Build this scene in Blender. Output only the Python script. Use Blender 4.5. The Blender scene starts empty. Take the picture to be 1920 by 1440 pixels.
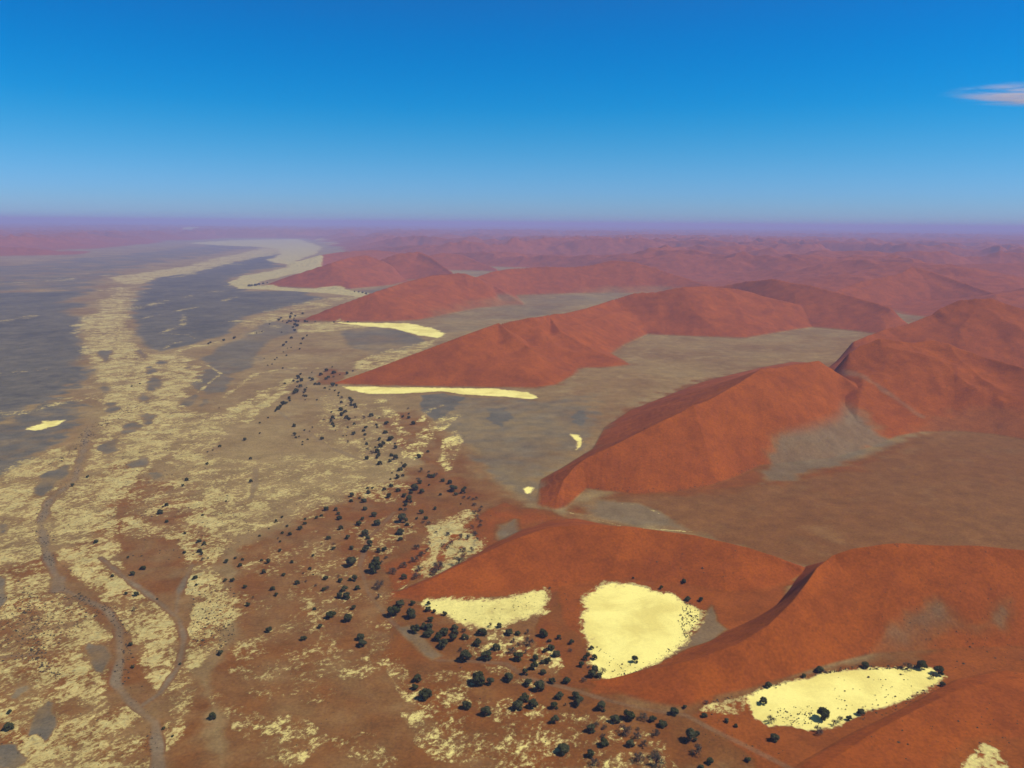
import bpy, math, random
import numpy as np
from mathutils import Matrix, Vector

random.seed(7); rng = np.random.default_rng(7)
C = bpy.context.scene
COL = C.collection
Q = 1.0                       # terrain density factor

# ------------------------------------------------------------------ camera
H = 400.0
F = 1507.0                    # focal length in pixels of the 1920 px wide photograph
PITCH = math.radians(11.30)
ROLL = math.radians(0.50)
cam = bpy.data.cameras.new('camera'); camo = bpy.data.objects.new('camera', cam); COL.objects.link(camo)
cam.sensor_width = 36.0; cam.lens = 36.0 * F / 1920.0
cam.clip_start = 1.0; cam.clip_end = 400000.0
R3 = Matrix.Rotation(math.pi/2 - PITCH, 3, 'X') @ Matrix.Rotation(ROLL, 3, 'Z')
camo.matrix_world = Matrix.Translation((0, 0, H)) @ R3.to_4x4()
C.camera = camo
RM = np.array(R3)

# ------------------------------------------------------------------ sun, sky, exposure
SUN_EL = math.radians(53); SUN_AZ = math.radians(98)      # azimuth clockwise from the view direction
sd = Vector((math.sin(SUN_AZ)*math.cos(SUN_EL), math.cos(SUN_AZ)*math.cos(SUN_EL), math.sin(SUN_EL)))
sl = bpy.data.lights.new('sun', 'SUN'); sl.energy = 3.6; sl.angle = math.radians(0.5); sl.color = (1.0, 0.92, 0.79)
slo = bpy.data.objects.new('sun', sl); COL.objects.link(slo)
slo.rotation_euler = sd.to_track_quat('Z', 'Y').to_euler()

w = bpy.data.worlds.new('World'); C.world = w; w.use_nodes = True
nt = w.node_tree; nt.nodes.clear()
def N(nt, t, **k):
    n = nt.nodes.new(t)
    for a, b in k.items():
        if a == 'ins':
            for i, v in b.items(): n.inputs[i].default_value = v
        else: setattr(n, a, b)
    return n
sky = N(nt, 'ShaderNodeTexSky', sky_type='NISHITA', sun_disc=False, sun_elevation=SUN_EL, sun_rotation=SUN_AZ,
        altitude=400.0, air_density=1.0, dust_density=0.4, ozone_density=3.0)
tc = N(nt, 'ShaderNodeTexCoord'); sx = N(nt, 'ShaderNodeSeparateXYZ')
ramp = N(nt, 'ShaderNodeValToRGB')
cr = ramp.color_ramp; cr.interpolation = 'B_SPLINE'
SKYSTOPS = [(0.0, (0.37, 0.56, 1.08)), (0.03, (0.29, 0.56, 1.03)), (0.08, (0.15, 0.54, 0.88)), (0.135, (0.0, 0.52, 0.88)), (0.25, (0.0, 0.44, 0.93)), (0.6, (0.20, 0.36, 0.50))]
while len(cr.elements) < len(SKYSTOPS): cr.elements.new(0.5)
for e, (p, c) in zip(cr.elements, SKYSTOPS): e.position = p; e.color = (*c, 1)
mul = N(nt, 'ShaderNodeMix', data_type='RGBA', blend_type='MULTIPLY', ins={0: 1.0})
bg = N(nt, 'ShaderNodeBackground', ins={1: 0.10}); wo = N(nt, 'ShaderNodeOutputWorld')
L = nt.links.new
L(tc.outputs['Generated'], sx.inputs[0]); L(sx.outputs['Z'], ramp.inputs[0])
L(sky.outputs[0], mul.inputs[6]); L(ramp.outputs[0], mul.inputs[7]); L(mul.outputs[2], bg.inputs[0]); L(bg.outputs[0], wo.inputs[0])

C.view_settings.view_transform = 'Standard'; C.view_settings.look = 'None'
C.view_settings.gamma = 1.0; C.view_settings.use_curve_mapping = False
C.view_settings.exposure = 0.35
C.render.engine = 'CYCLES'
C.cycles.max_bounces = 6; C.cycles.diffuse_bounces = 2; C.cycles.volume_bounces = 1; C.cycles.transparent_max_bounces = 8

# ------------------------------------------------------------------ map helpers: survey points of the land, taken from the photograph
def ray(px, py):
    d = RM @ np.array([px-960.0, 720.0-py, -F]); return d
def G(px, py, z=0.0):
    d = ray(px, py); t = (H - z) / max(-d[2], 1e-4*F)
    return np.array([d[0]*t, d[1]*t])
def GP(pts, z=0.0): return np.array([G(p[0], p[1], p[2] if len(p) > 2 else z) for p in pts])
def crest_h(px, py, fpy, s):
    """height of a crest seen at (px,py) whose face runs down to the ground seen at (px,fpy) with slope s"""
    a = np.linalg.norm(G(px, py)); b = np.linalg.norm(G(px, fpy))
    return s*(a-b) / (1 + s*a/H)
def crest(pts, front=None, smax=.52):
    """(px,py,h) or (px,py,fpy,s) -> (x,y,h); no face steeper than sand can lie"""
    out = []
    fr = GP(front) if front else None
    for p in pts:
        h = p[2] if len(p) == 3 else crest_h(*p)
        if fr is not None:
            for _ in range(60):
                g = G(p[0], p[1], h)[None]
                df = min(seg_dist(g, fr[i], fr[i+1])[0][0] for i in range(len(fr)-1))
                if h <= smax*df + 1: break
                h *= .94
        g = G(p[0], p[1], h); out.append((g[0], g[1], h))
    return np.array(out)
def back(c, idx, k=1.9):
    """hidden foot behind crest points"""
    out = []
    for i in idx:
        x, y, h = c[i]; r = math.hypot(x, y); out.append((x + x/r*(h*k+6), y + y/r*(h*k+6)))
    return np.array(out)

def hash2(ix, iy, s):
    h = (ix*374761393 + iy*668265263 + s*974634777) & 0xffffffff
    h = ((h ^ (h >> 13)) * 1274126177) & 0xffffffff
    return (h ^ (h >> 16)) & 0xffffffff
def vnoise(x, y, s=0):
    ix = np.floor(x).astype(np.int64); iy = np.floor(y).astype(np.int64)
    fx = x-ix; fy = y-iy
    def gr(jx, jy):
        a = hash2(ix+jx, iy+jy, s).astype(np.float64) * (2*math.pi/4294967296.0)
        return np.cos(a)*(fx-jx) + np.sin(a)*(fy-jy)
    u = fx*fx*fx*(fx*(fx*6-15)+10); v = fy*fy*fy*(fy*(fy*6-15)+10)
    return ((gr(0,0)*(1-u)+gr(1,0)*u)*(1-v) + (gr(0,1)*(1-u)+gr(1,1)*u)*v) * 1.5
def fbm(x, y, o=4, s=0, g=0.5):
    t = 0; a = 1; f = 1; n = 0
    for i in range(o):
        t = t + a*vnoise(x*f, y*f, s+i*17); n += a; a *= g; f *= 2.03
    return t/n
def sstep(a, b, x):
    t = np.clip((x-a)/(b-a), 0, 1); return t*t*(3-2*t)

def seg_dist(P, A, B):
    d = B-A; l = d @ d + 1e-9
    t = np.clip(((P-A) @ d)/l, 0, 1)
    return np.hypot(P[:,0]-A[0]-t*d[0], P[:,1]-A[1]-t*d[1]), t
def poly_sd(P, poly):
    """signed distance, positive inside"""
    d = np.full(len(P), 1e18); ins = np.zeros(len(P), bool); n = len(poly)
    for i in range(n):
        A = poly[i]; B = poly[(i+1) % n]
        d = np.minimum(d, seg_dist(P, A, B)[0])
        c = (A[1] > P[:,1]) != (B[1] > P[:,1])
        if c.any():
            xx = A[0] + (P[:,1]-A[1])*(B[0]-A[0])/((B[1]-A[1]) or 1e-9)
            ins ^= c & (P[:,0] < xx)
    return np.where(ins, d, -d)
def bbox_sel(P, poly, m):
    lo = poly.min(0)-m; hi = poly.max(0)+m
    return np.nonzero((P[:,0] > lo[0]) & (P[:,0] < hi[0]) & (P[:,1] > lo[1]) & (P[:,1] < hi[1]))[0]

# ------------------------------------------------------------------ dunes: crests and feet
DUNES = []     # name, label, crests, foot, options
def dune(label, crests, foot, **k): DUNES.append((label, crests, foot, k))

# A: low crescent behind the near pans
cA = crest([(742,1112,0.5),(800,1090,1122,.35),(880,1050,1118,.38),(960,1012,1112,.42),(1030,988,1100,.46),(1110,984,1092,.5),(1200,990,1086,.5),(1300,1003,1090,.5),(1400,1026,1098,.5),(1460,1045,1100,.5),(1502,1061,1095,.4)])
fA = np.vstack([GP([(736,1112),(770,1121),(800,1124),(900,1117),(1000,1106),(1050,1104),(1100,1094),(1180,1088),(1280,1098),(1360,1112),(1420,1112),(1480,1092),(1520,1068)]), back(cA, [10,9,8,7,6],2.0), GP([(1080,972),(1035,975),(960,1000),(880,1045),(800,1085)])])
dune('long orange crescent dune curving behind the two nearest clay pans', [cA], fA)
# B: the big front dune
cB = crest([(1090,1279,0.5),(1140,1273,4),(1210,1257,9),(1265,1246,13),(1320,1231,17),(1385,1206,24),(1440,1173,32),(1487,1127,42),(1513,1093,48),(1533,1063,53),(1563,1040,57),(1600,1028,62),(1650,1022,64),(1700,1021,64),(1780,1023,62),(1860,1026,60),(1930,1032,58),(2060,1062,48),(2200,1110,1)])
fB = np.vstack([GP([(1085,1281),(1150,1306),(1220,1325),(1290,1336),(1330,1312),(1400,1297),(1480,1272),(1560,1247),(1640,1228),(1740,1222),(1840,1218),(1940,1215),(2060,1200),(2240,1150)]), back(cB, [17,16,15,14,13,12,11,10], 2.0), GP([(1508,1062),(1480,1105),(1450,1142),(1400,1168),(1362,1184),(1330,1202),(1290,1216),(1220,1250),(1150,1272)])])
dune('largest orange dune in the right foreground with a winding crest', [cB], fB)
# C: low swell bottom right
cC = crest([(1430,1520,3),(1560,1425,5),(1640,1372,7),(1720,1330,8),(1800,1292,8),(1880,1275,6),(1990,1270,1)])
fC = GP([(1320,1560),(1500,1430),(1590,1378),(1660,1345),(1730,1308),(1790,1275),(1880,1255),(2050,1265),(2050,1330),(1980,1400),(1900,1400),(1870,1392),(1820,1398),(1780,1440),(1780,1500),(1800,1600),(1500,1640)])
dune('low orange sand swell below the long clay pan', [cC], fC, pw=0.8)
# D: big orange dune in the middle right
cD = crest([(1040,957,0.5),(1046,930,7),(1057,900,17),(1078,874,28),(1100,858,37),(1150,835,48),(1200,810,60),(1250,785,74),(1300,765,84),(1350,738,97),(1400,710,108),(1430,694,114),(1480,685,112),(1535,676,112),(1580,705,80),(1630,745,46),(1680,775,20),(1725,796,1)])
fD = GP([(1040,960),(1062,954),(1082,936),(1100,917),(1135,922),(1200,928),(1270,923),(1335,911),(1385,893),(1425,873),(1480,868),(1560,860),(1640,838),(1700,814),(1732,800),(1738,788),(1700,764),(1660,742),(1625,720),(1600,708),(1560,690),(1530,680),(1480,678),(1420,690),(1370,702),(1310,718),(1240,746),(1180,770),(1132,802),(1110,842),(1052,878),(1012,900),(1006,930),(998,950)])
dune('tall orange dune in the middle with a broad fluted face', [cD], fD, flute=1)
# E: star dune, middle right
# F
# G: the dark triangular dune, centre
fGf = [(612,721),(700,723),(800,725),(900,726),(1000,728),(1042,723),(1078,705),(1092,693)]
cG = crest([(618,721,0.5),(700,692,722,.5),(780,662,723,.5),(860,632,725,.5),(935,605,727,.5),(962,628,95),(988,648,70),(1020,664,42),(1058,678,20),(1086,691,1)], fGf)
fG1f = [(900,700),(1000,706),(1088,692),(1140,690),(1190,686),(1150,664),(1172,647),(1215,628),(1300,632),(1400,634),(1500,618),(1600,606),(1700,602)]
cG1 = crest([(935,605,127),(1000,596,125),(1070,584,125),(1100,578,128),(1150,562,140),(1190,549,150),(1230,545,150),(1280,537,158),(1330,535,155),(1400,546,135),(1460,562,100),(1530,578,60),(1620,590,25),(1690,598,1)], fG1f)
cG2 = crest([(1030,592,120),(1050,620,80),(1090,645,45),(1140,667,20),(1183,684,1)], fG1f)
fG = np.vstack([GP([(612,721),(700,723),(800,725),(900,726),(1000,728),(1042,723),(1078,705),(1092,693)]), GP([(1130,672),(1100,630)]) , back(cG, [4,3,2,1], 1.9)])
dune('dark red triangular dune standing over the longest salt strip', [cG], fG)
fG1 = np.vstack([GP([(900,700),(1000,706),(1088,692),(1140,690),(1190,686),(1150,664),(1172,647),(1215,628),(1300,632),(1400,634),(1500,618),(1600,606),(1700,602)]), back(cG1, [12,11,10,9,8,7,6,5,4,3,2,1,0], 2.0)])
dune('long red ridge running right from the dark triangular dune', [cG1, cG2], fG1, rough=1)
# H
fHf = [(558,601),(640,604),(740,604),(785,601),(840,590),(900,578),(950,576),(990,574)]
cH = crest([(564,600,0.5),(620,577,603,.5),(700,548,604,.5),(760,528,603,.48),(810,516,601,.46),(860,512,598,.42),(892,520,585,.42),(922,533,70),(952,552,35),(982,573,1)], fHf)
fH = np.vstack([GP([(558,601),(640,604),(740,604),(785,601),(840,590),(900,578),(950,576),(990,574)]), GP([(960,545)]), back(cH, [5,4,3,2,1], 1.9)])
dune('dark red ribbed dune, third in the row beside the river plain', [cH], fH, flute=1)
# I
fIf = [(480,537),(560,540),(660,543),(730,536),(790,526),(848,511)]
cI = crest([(488,536,0.5),(560,512,539,.45),(620,493,541,.42),(655,482,541,.4),(685,477,541,.38),(705,484,538,.34),(735,500,60),(770,516,15),(785,524,1)], fIf)
fI = np.vstack([GP([(480,537),(560,540),(660,543),(730,536),(800,524)]), back(cI, [7,6,5,4,3,2,1], 2.0)])
dune('purple red twin peaked dune beyond the ribbed dune', [cI], fI)
# J
# K: right distance, two long ridges
def ridge(label, pts, wf, wb, **k):
    """(px, py, distance along the ground) crest points; foot wf metres in front and wb behind"""
    c = []
    for px, py, d in pts:
        r = ray(px, py); u = r[:2]/np.linalg.norm(r[:2]); h = max(1.0, H + d*r[2]/np.linalg.norm(r[:2]))
        c.append((u[0]*d, u[1]*d, h))
    c = np.array(c); rr_ = np.linalg.norm(c[:,:2], axis=1)[:,None]; n = len(c)
    sc = np.clip(c[:,2:3]/c[:,2].max(), .12, 1)
    fr = c[:,:2]*(1-wf*sc/rr_); bk = c[:,:2]*(1+wb*sc/rr_)
    e0 = c[0,:2]-(c[1,:2]-c[0,:2])/np.linalg.norm(c[1,:2]-c[0,:2])*(c[0,2]/.5+5); e1 = c[-1,:2]+(c[-1,:2]-c[-2,:2])/np.linalg.norm(c[-1,:2]-c[-2,:2])*(c[-1,2]/.5+5)
    dune(label, [c], np.vstack([e0[None], fr, e1[None], bk[::-1]]), **k)
ridge('rugged star dune at the right with a long sinuous crest', [(1592,662,1985),(1613,646,2020),(1655,641,2060),(1693,641,2100),(1750,645,2150),(1813,660,2150),(1880,680,2120),(1960,710,2050),(2080,760,1950)], 430, 420, rough=1)
ridge('long rugged red ridge behind the ribbed dune', [(890,519,4500),(925,508,4700),(960,503,4850),(1010,500,4950),(1060,501,5000),(1100,498,5080),(1150,487,5200),(1185,489,5200),(1240,506,5150),(1300,526,5000),(1350,540,4850)], 420, 420, rough=1)
ridge('purple red peak joined behind the twin peaked dune', [(715,486,6100),(745,475,6150),(785,471,6200),(805,479,6100),(830,497,5900),(848,510,5750)], 400, 380)
ridge('distant dune behind the right end of the twin peaked dune', [(800,480,7200),(830,474,7300),(865,476,7300),(885,484,7200),(905,494,7050),(930,503,6900)], 380, 400, rough=1)
ridge('farthest pointed dune reaching the pale river bend', [(545,493,7700),(600,478,7850),(640,472,8000),(700,468,8100),(760,474,8100)], 420, 420)
ridge('purple peaked dune in the right distance above the star dune', [(1560,547,4300),(1620,525,4600),(1690,512,4850),(1712,498,5000),(1745,506,5000),(1810,530,4850),(1880,555,4600),(1925,568,4500)], 480, 420, rough=1)
ridge('smooth red ridge in the distance right of centre', [(1330,540,4050),(1400,527,4000),(1450,524,3900),(1520,535,3800),(1590,552,3700),(1670,576,3550)], 420, 420, rough=1)
ridge('peaked dune behind the star dune near the right edge', [(1600,640,2500),(1663,617,2650),(1700,608,2700),(1747,593,2780),(1762,580,2800),(1800,564,2850),(1863,560,2900),(1887,570,2900),(1930,583,2900),(2020,596,2900),(2120,620,2800)], 480, 420, rough=1, pw=.85)
ridge('pale purple ridge across the upper right distance', [(1450,512,6300),(1540,500,6500),(1600,486,6700),(1680,478,6900),(1700,486,6900),(1780,496,7000),(1920,492,7200),(2060,500,7200)], 700, 600, rough=1)
FAR = np.array([[140000*math.sin(a), 140000*math.cos(a)] for a in np.radians([62,40,20,0,-20,-40,-62])])
SEA = np.vstack([GP([(-500,520),(-200,506),(0,482),(160,481),(230,464),(350,452),(440,447),(560,448),(606,462),(640,476),(720,492),(860,503),(960,508),(1080,520),(1180,532),(1300,545),(1420,565),(1560,590),(1700,608),(1860,622),(2100,650),(2500,700)]), FAR])

def dune_h(P, crests, foot, k, x, y):
    df = poly_sd(P, foot); ins = df > 0
    out = np.zeros(len(P))
    if not ins.any(): return out
    p = P[ins]; dfi = df[ins]
    dc = np.full(len(p), 1e18); sw = np.zeros(len(p)); sh = np.zeros(len(p))
    for c in crests:
        for i in range(len(c)-1):
            d, t = seg_dist(p, c[i,:2], c[i+1,:2]); h = c[i,2]*(1-t)+c[i+1,2]*t
            ww = 1.0/(d+3.0)**5; sw += ww; sh += ww*h; dc = np.minimum(dc, d)
    hc = sh/sw
    X = x[ins]; Y = y[ins]
    sc = 60.0 + 0.02*np.hypot(X, Y)
    if k.get('rough'):
        r1 = 1-np.abs(fbm(X/(sc*4), Y/(sc*4), 4, 31))*2.4
        r2 = fbm(X/(sc*1.3), Y/(sc*1.3), 4, 57)
        m = sstep(0, sc.mean()*1.2, dc)
        dc = dc*(1+0.38*r2) ; hmod = 1 + m*(0.24*(r1-0.75)) + 0.07*r2
    else:
        r2 = fbm(X/(sc*2.5), Y/(sc*2.5), 3, 57)
        hmod = 1 + 0.06*r2*sstep(0, sc.mean(), dc)
    t = dfi/(dfi+dc+1e-6)
    t = t**k.get('pw', 1.0)
    h = hc*t*hmod
    h = h + (.55*fbm(X/26, Y/26, 4, 91)+.8*fbm(X/90,Y/90,2,92))*np.clip(t*3, 0, 1)*np.clip((1-t)*5, 0, 1)
    if k.get('flute'):
        th = np.arctan2(X, Y)*np.hypot(X, Y).mean()
        h = h + 0.8*fbm(th/11.0+1.2*fbm(X/60,Y/60,2,78), np.hypot(X, Y)/120.0, 3, 77)*np.clip(t*4, 0, 1)*np.clip((1-t)*4, 0, 1)
    out[ins] = np.maximum(h, 0)
    return out

RIBS = []    # low secondary crests lying on the dunes: (height, half width, ground points)
def rib(a, w_, pts): RIBS.append((a, w_, np.array([G(p[0], p[1], p[2]) for p in pts])))
rib(11, 60, [(1613,655,84),(1618,690,62),(1650,713,48),(1700,724,36),(1750,738,26),(1790,760,14),(1830,783,2)])
rib(10, 60, [(1725,655,84),(1750,692,58),(1797,730,34),(1850,769,12),(1880,785,3)])
rib(6, 60, [(1650,655,84),(1690,690,58),(1735,715,36)])
rib(8, 70, [(1800,672,80),(1850,705,52),(1920,750,22)])
rib(9, 90, [(1745,602,98),(1735,615,80),(1760,632,50),(1800,650,25)])
rib(10, 90, [(1858,572,112),(1850,590,90),(1880,620,50),(1930,650,20)])
rib(6, 60, [(1433,708,102),(1440,740,85),(1455,785,50),(1470,820,18)])
rib(7, 45, [(1300,770,80),(1320,820,50),(1330,870,18)])
rib(8, 80, [(1193,563,130),(1200,580,100),(1225,610,40)]); rib(8, 80, [(1284,551,135),(1300,575,95),(1340,612,35)])
rib(10, 80, [(1103,592,110),(1110,610,85),(1135,640,35)]); rib(9, 80, [(1376,553,120),(1400,580,90),(1440,605,40)])
rib(9, 70, [(1016,606,108),(1040,628,80),(1075,655,40)])
rib(7, 60, [(862,523,98),(870,540,70),(880,560,35)])
rib(3, 28, [(1178,1004,30),(1160,1030,22),(1150,1065,9)]); rib(3, 28, [(1398,1040,28),(1380,1060,22),(1370,1090,9)])
rib(4, 36, [(1698,1046,56),(1680,1080,45),(1650,1150,22)]); rib(4, 36, [(1848,1050,54),(1830,1080,42),(1800,1140,22)])

def terrain(x, y):
    """height and dune index (0 = none, i+1 = dune i, 99 = dune field)"""
    P = np.stack([x, y], 1); r = np.hypot(x, y)
    base = 1.1*fbm(x/260, y/260, 4, 3)*np.clip(r/1500, .4, 1.5) + 0.35*fbm(x/37, y/37, 4, 9)
    hd = np.zeros(len(x)); idx = np.zeros(len(x), np.int32)
    # dune field beyond
    far = np.nonzero(r > 2600)[0]
    sdp = poly_sd(P[far], SEA)
    sel = far[sdp > 0]; s = sdp[sdp > 0]
    X = x[sel]; Y = y[sel]
    wx = X + 500*fbm(X/2200, Y/2200, 3, 5); wy = Y + 500*fbm(X/2200, Y/2200, 3, 6)
    lam = 2000.0
    a = 1-np.abs(fbm(wx/lam/1.3, wy/lam, 2, 11))*2.6; a = np.clip(a, 0, 1)**1.4
    b = 1-np.abs(fbm(wx/520, wy/520, 3, 12))*2.2; b = np.clip(b, 0, 1)
    c = 1-np.abs(fbm(X/190, Y/190, 3, 13))*2.0
    big = 0.55+0.75*(fbm(X/7000, Y/7000, 2, 14)*.5+.5)
    hf = (150*a + 46*b*(0.35+a) + 9*c)*big*sstep(0, 1300, s)
    hd[sel] = hf; idx[sel[hf > 4]] = 99
    for i, (lab, crests, foot, k) in enumerate(DUNES):
        sel = bbox_sel(P, foot, 2)
        if len(sel) == 0: continue
        h = dune_h(P[sel], crests, foot, k, x[sel], y[sel])
        up = h > hd[sel]
        hd[sel[up]] = h[up]
        idx[sel[up & (h > 0.05)]] = i+1
    for a_, w_, pts in RIBS:
        sel = bbox_sel(P, pts, w_*2)
        if len(sel) == 0: continue
        p = P[sel]; d = np.full(len(p), 1e18)
        for i in range(len(pts)-1): d = np.minimum(d, seg_dist(p, pts[i], pts[i+1])[0])
        dd = d*(1+.5*fbm(p[:,0]/40, p[:,1]/40, 3, 61))
        t = np.clip(1-dd/w_, 0, 1); t = t*(.35+.65*t)
        hd[sel] += a_*t*sstep(0, 12, hd[sel])
    return base*np.clip(1-hd/30, .3, 1) + hd, idx, hd

# ------------------------------------------------------------------ ground cover survey (what each stretch of ground is made of)
PANS = [
 ('pale clay pan with ragged right end below the crescent dune', 1.12, [(790,1131),(800,1124),(860,1122),(930,1118),(1000,1107),(1022,1105),(1028,1116),(1020,1126),(1036,1148),(1024,1157),(1000,1160),(965,1167),(935,1180),(900,1184),(870,1176),(845,1163),(835,1150),(810,1142)]),
 ('large round pale yellow clay pan with one tree on its floor', 1.35, [(1146,1093),(1176,1094),(1222,1104),(1262,1113),(1294,1126),(1312,1146),(1312,1166),(1300,1190),(1280,1212),(1250,1235),(1216,1254),(1185,1267),(1158,1275),(1128,1274),(1112,1258),(1102,1225),(1088,1195),(1090,1172),(1080,1158),(1088,1126),(1102,1112),(1122,1099)]),
 ('long leaf shaped pale clay pan in the lower right', 1.35, [(1397,1303),(1447,1287),(1513,1270),(1563,1255),(1630,1250),(1707,1247),(1747,1253),(1772,1268),(1747,1288),(1730,1297),(1713,1310),(1640,1330),(1597,1350),(1570,1366),(1520,1370),(1480,1361),(1440,1366),(1415,1347),(1400,1325)]),
 ('small ragged pale clay pan cut by the bottom right corner', 0.66, [(1793,1440),(1813,1413),(1847,1395),(1873,1407),(1897,1440),(1905,1490),(1790,1490)]),
 ('pale clay pan dotted with grey bushes behind the dune tip', 0.74, [(776,1010),(800,975),(835,968),(875,955),(896,962),(888,990),(915,1010),(908,1032),(870,1060),(840,1078),(800,1089),(788,1084),(782,1062),(796,1040)]),
 ('long pale salt strip along the foot of the dark triangular dune', 1.25, [(640,724),(800,726),(930,728),(990,735),(1012,745),(1002,749),(940,743),(880,741),(830,734),(760,738),(690,738),(655,731)]),
 ('tiny curved white clay patch at the middle dune foot', 1.4, [(1070,814),(1085,816),(1095,828),(1090,838),(1079,845),(1082,836),(1080,827)]),
 ('tiny round white clay patch left of the orange dune tip', 1.4, [(982,917),(990,912),(999,915),(996,924),(988,926)]),
 ('pale salt strip along the foot of the ribbed dune', 1.15, [(618,604),(700,605),(770,606),(810,614),(836,625),(822,634),(780,628),(740,616),(680,611)]),
 ('cloud shaped pale clay patch at the left edge of the plain', 1.3, [(45,806),(60,799),(72,795),(80,789),(122,788),(106,798),(84,805),(66,808)]),
]
# polygons: channel, value, softness in px, points
Zs = []
def zone(ch, v, soft, pts, z=0.0, noise=0.0): Zs.append((ch, v, soft, GP(pts, z), noise))
def band(ch, v, hw, soft, pts, noise=0.0): Zs.append((ch, v, soft, (GP(pts), hw), noise))
SALT, GREY, RED, PATH, SPK, PALE = range(6)
# red sand plain, lower middle
zone(RED, .62, 40, [(420,1460),(410,1340),(380,1270),(440,1210),(440,1120),(425,1050),(500,1000),(580,955),(640,940),(700,930),(760,880),(800,860),(850,850),(900,880),(940,900),(1000,955),(1080,960),(1500,1060),(1480,1500)], noise=.25)
zone(RED, .55, 25, [(700,790),(760,770),(800,775),(830,800),(900,840),(940,900),(880,900),(800,870),(760,850),(740,820)], noise=.4)
zone(RED, 1.0, 30, [(940,940),(1040,957),(1110,985),(1000,1000),(900,1040),(780,1080),(740,1110),(700,1060),(900,960)], noise=.2)
zone(RED, 1.12, 30, [(1480,1100),(1450,1070),(1300,1060),(1100,1050),(1030,1090),(1040,1160),(1085,1200),(1120,1280),(1100,1300),(1330,1320),(1480,1180)])
zone(RED, 1.08, 40, [(1290,1340),(1400,1300),(1600,1240),(1700,1190),(2100,1150),(2200,1700),(1500,1700),(1400,1420)])
zone(RED, .95, 40, [(1050,958),(1300,1000),(1500,1060),(2100,1090),(2100,760),(1750,800),(1600,860),(1500,845),(1300,895),(1180,912)])
zone(GREY, .2, 40, [(1100,930),(1300,930),(1600,880),(1750,800),(2100,760),(2100,1090),(1500,1060),(1300,1000)])
zone(RED, .28, 40, [(1080,680),(1300,650),(1500,640),(1420,690),(1180,760),(1100,860),(1000,940),(960,880),(1050,760)])
zone(RED, .55, 40, [(1480,690),(1700,680),(2100,740),(2100,840),(1700,800),(1500,750)])
zone(RED, .5, 40, [(1200,740),(1500,690),(1700,600),(2100,600),(2100,700),(1600,720)], noise=.2)
zone(RED, .75, 25, [(1110,850),(1132,800),(1180,765),(1240,742),(1310,712),(1420,690),(1420,710),(1250,790),(1140,845)])
zone(RED, .6, 8, [(590,705),(620,690),(650,700),(640,722),(600,722)], noise=.2)
zone(RED, .55, 60, [(-100,1000),(60,1060),(180,980),(220,860),(330,900),(420,1010),(440,1150),(380,1260),(420,1460),(-100,1460)], noise=.5)
zone(RED, .3, 60, [(-200,760),(110,760),(230,880),(180,980),(-200,1000)], noise=.5)
zone(RED, .95, 24, [(1010,1095),(1100,1090),(1130,1295),(1060,1290),(1000,1200)], noise=.1)
zone(RED, .80, 90, [(690,1120),(760,1110),(1100,1280),(1330,1330),(1500,1460),(880,1460),(740,1300),(690,1200)], noise=.15)
zone(RED, .72, 70, [(640,930),(760,890),(880,880),(930,960),(800,1080),(740,1110),(690,1120),(620,1060)], noise=.2)
band(RED, 1.15, 7, 6, [(742,1113),(800,1124),(900,1117),(1000,1106),(1050,1104),(1100,1094),(1180,1088),(1280,1098),(1360,1112),(1480,1092)])
zone(PALE, .7, 60, [(460,1300),(700,1200),(760,1100),(800,950),(900,900),(960,1000),(1100,1280),(1330,1300),(1500,1460),(440,1460)])
zone(PALE, .7, 30, [(680,730),(900,750),(900,900),(740,880),(680,800)])
# grey gravel
zone(GREY, .55, 25, [(-500,520),(0,500),(160,483),(330,466),(440,452),(520,458),(400,476),(300,492),(230,508),(190,530),(150,545),(60,545),(-400,575)], noise=.5)
zone(GREY, 1.02, 30, [(-400,575),(60,545),(150,545),(152,560),(150,600),(140,650),(165,700),(110,740),(0,790),(-300,830)], noise=.2)
zone(GREY, .7, 30, [(-300,830),(0,790),(110,740),(160,760),(140,800),(60,860),(-100,960),(-300,1000)], noise=.4)
zone(GREY, 1.08, 16, [(262,545),(300,520),(400,500),(500,475),(532,470),(520,500),(450,514),(428,528),(450,546),(560,546),(600,560),(540,575),(480,590),(440,605),(420,630),(340,650),(300,660),(262,645),(250,600),(250,570)], noise=.15)
zone(GREY, .6, 12, [(378,672),(430,642),(500,600),(545,608),(560,620),(495,645),(472,690),(430,705),(400,700)], noise=.2)
zone(GREY, .6, 10, [(355,720),(385,690),(412,695),(440,710),(420,735),(385,740)], noise=.2)
zone(GREY, .55, 12, [(640,618),(700,612),(760,622),(800,640),(760,660),(700,665),(650,650)], noise=.5)
zone(GREY, .8, 8, [(790,742),(830,738),(870,745),(850,770),(815,790),(790,770)], noise=.3)
zone(GREY, .8, 14, [(915,765),(950,762),(965,785),(940,800),(912,790)], noise=.3)
zone(GREY, .9, 12, [(1072,772),(1095,770),(1105,785),(1090,798),(1074,792)], noise=.2)
zone(GREY, .45, 40, [(820,745),(1000,750),(1110,740),(1130,800),(1100,845),(1010,900),(1000,945),(930,900),(880,850),(820,800)], noise=.3)
zone(GREY, .34, 30, [(820,600),(900,568),(1000,556),(1200,545),(1300,545),(1100,575),(960,600),(870,625),(800,625)], noise=.3)
zone(GREY, .5, 10, [(665,545),(740,538),(790,527),(760,540),(700,552)])
zone(RED, .3, 40, [(1150,662),(1215,628),(1300,635),(1400,640),(1560,630),(1700,610),(1560,700),(1190,700)])
zone(GREY, .16, 20, [(1150,662),(1215,628),(1300,635),(1400,650),(1560,640),(1400,690),(1300,710),(1190,700)], noise=.3)
zone(GREY, .5, 32, [(1090,948),(1120,935),(1200,945),(1260,970),(1290,992),(1200,988),(1110,968)])
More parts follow.
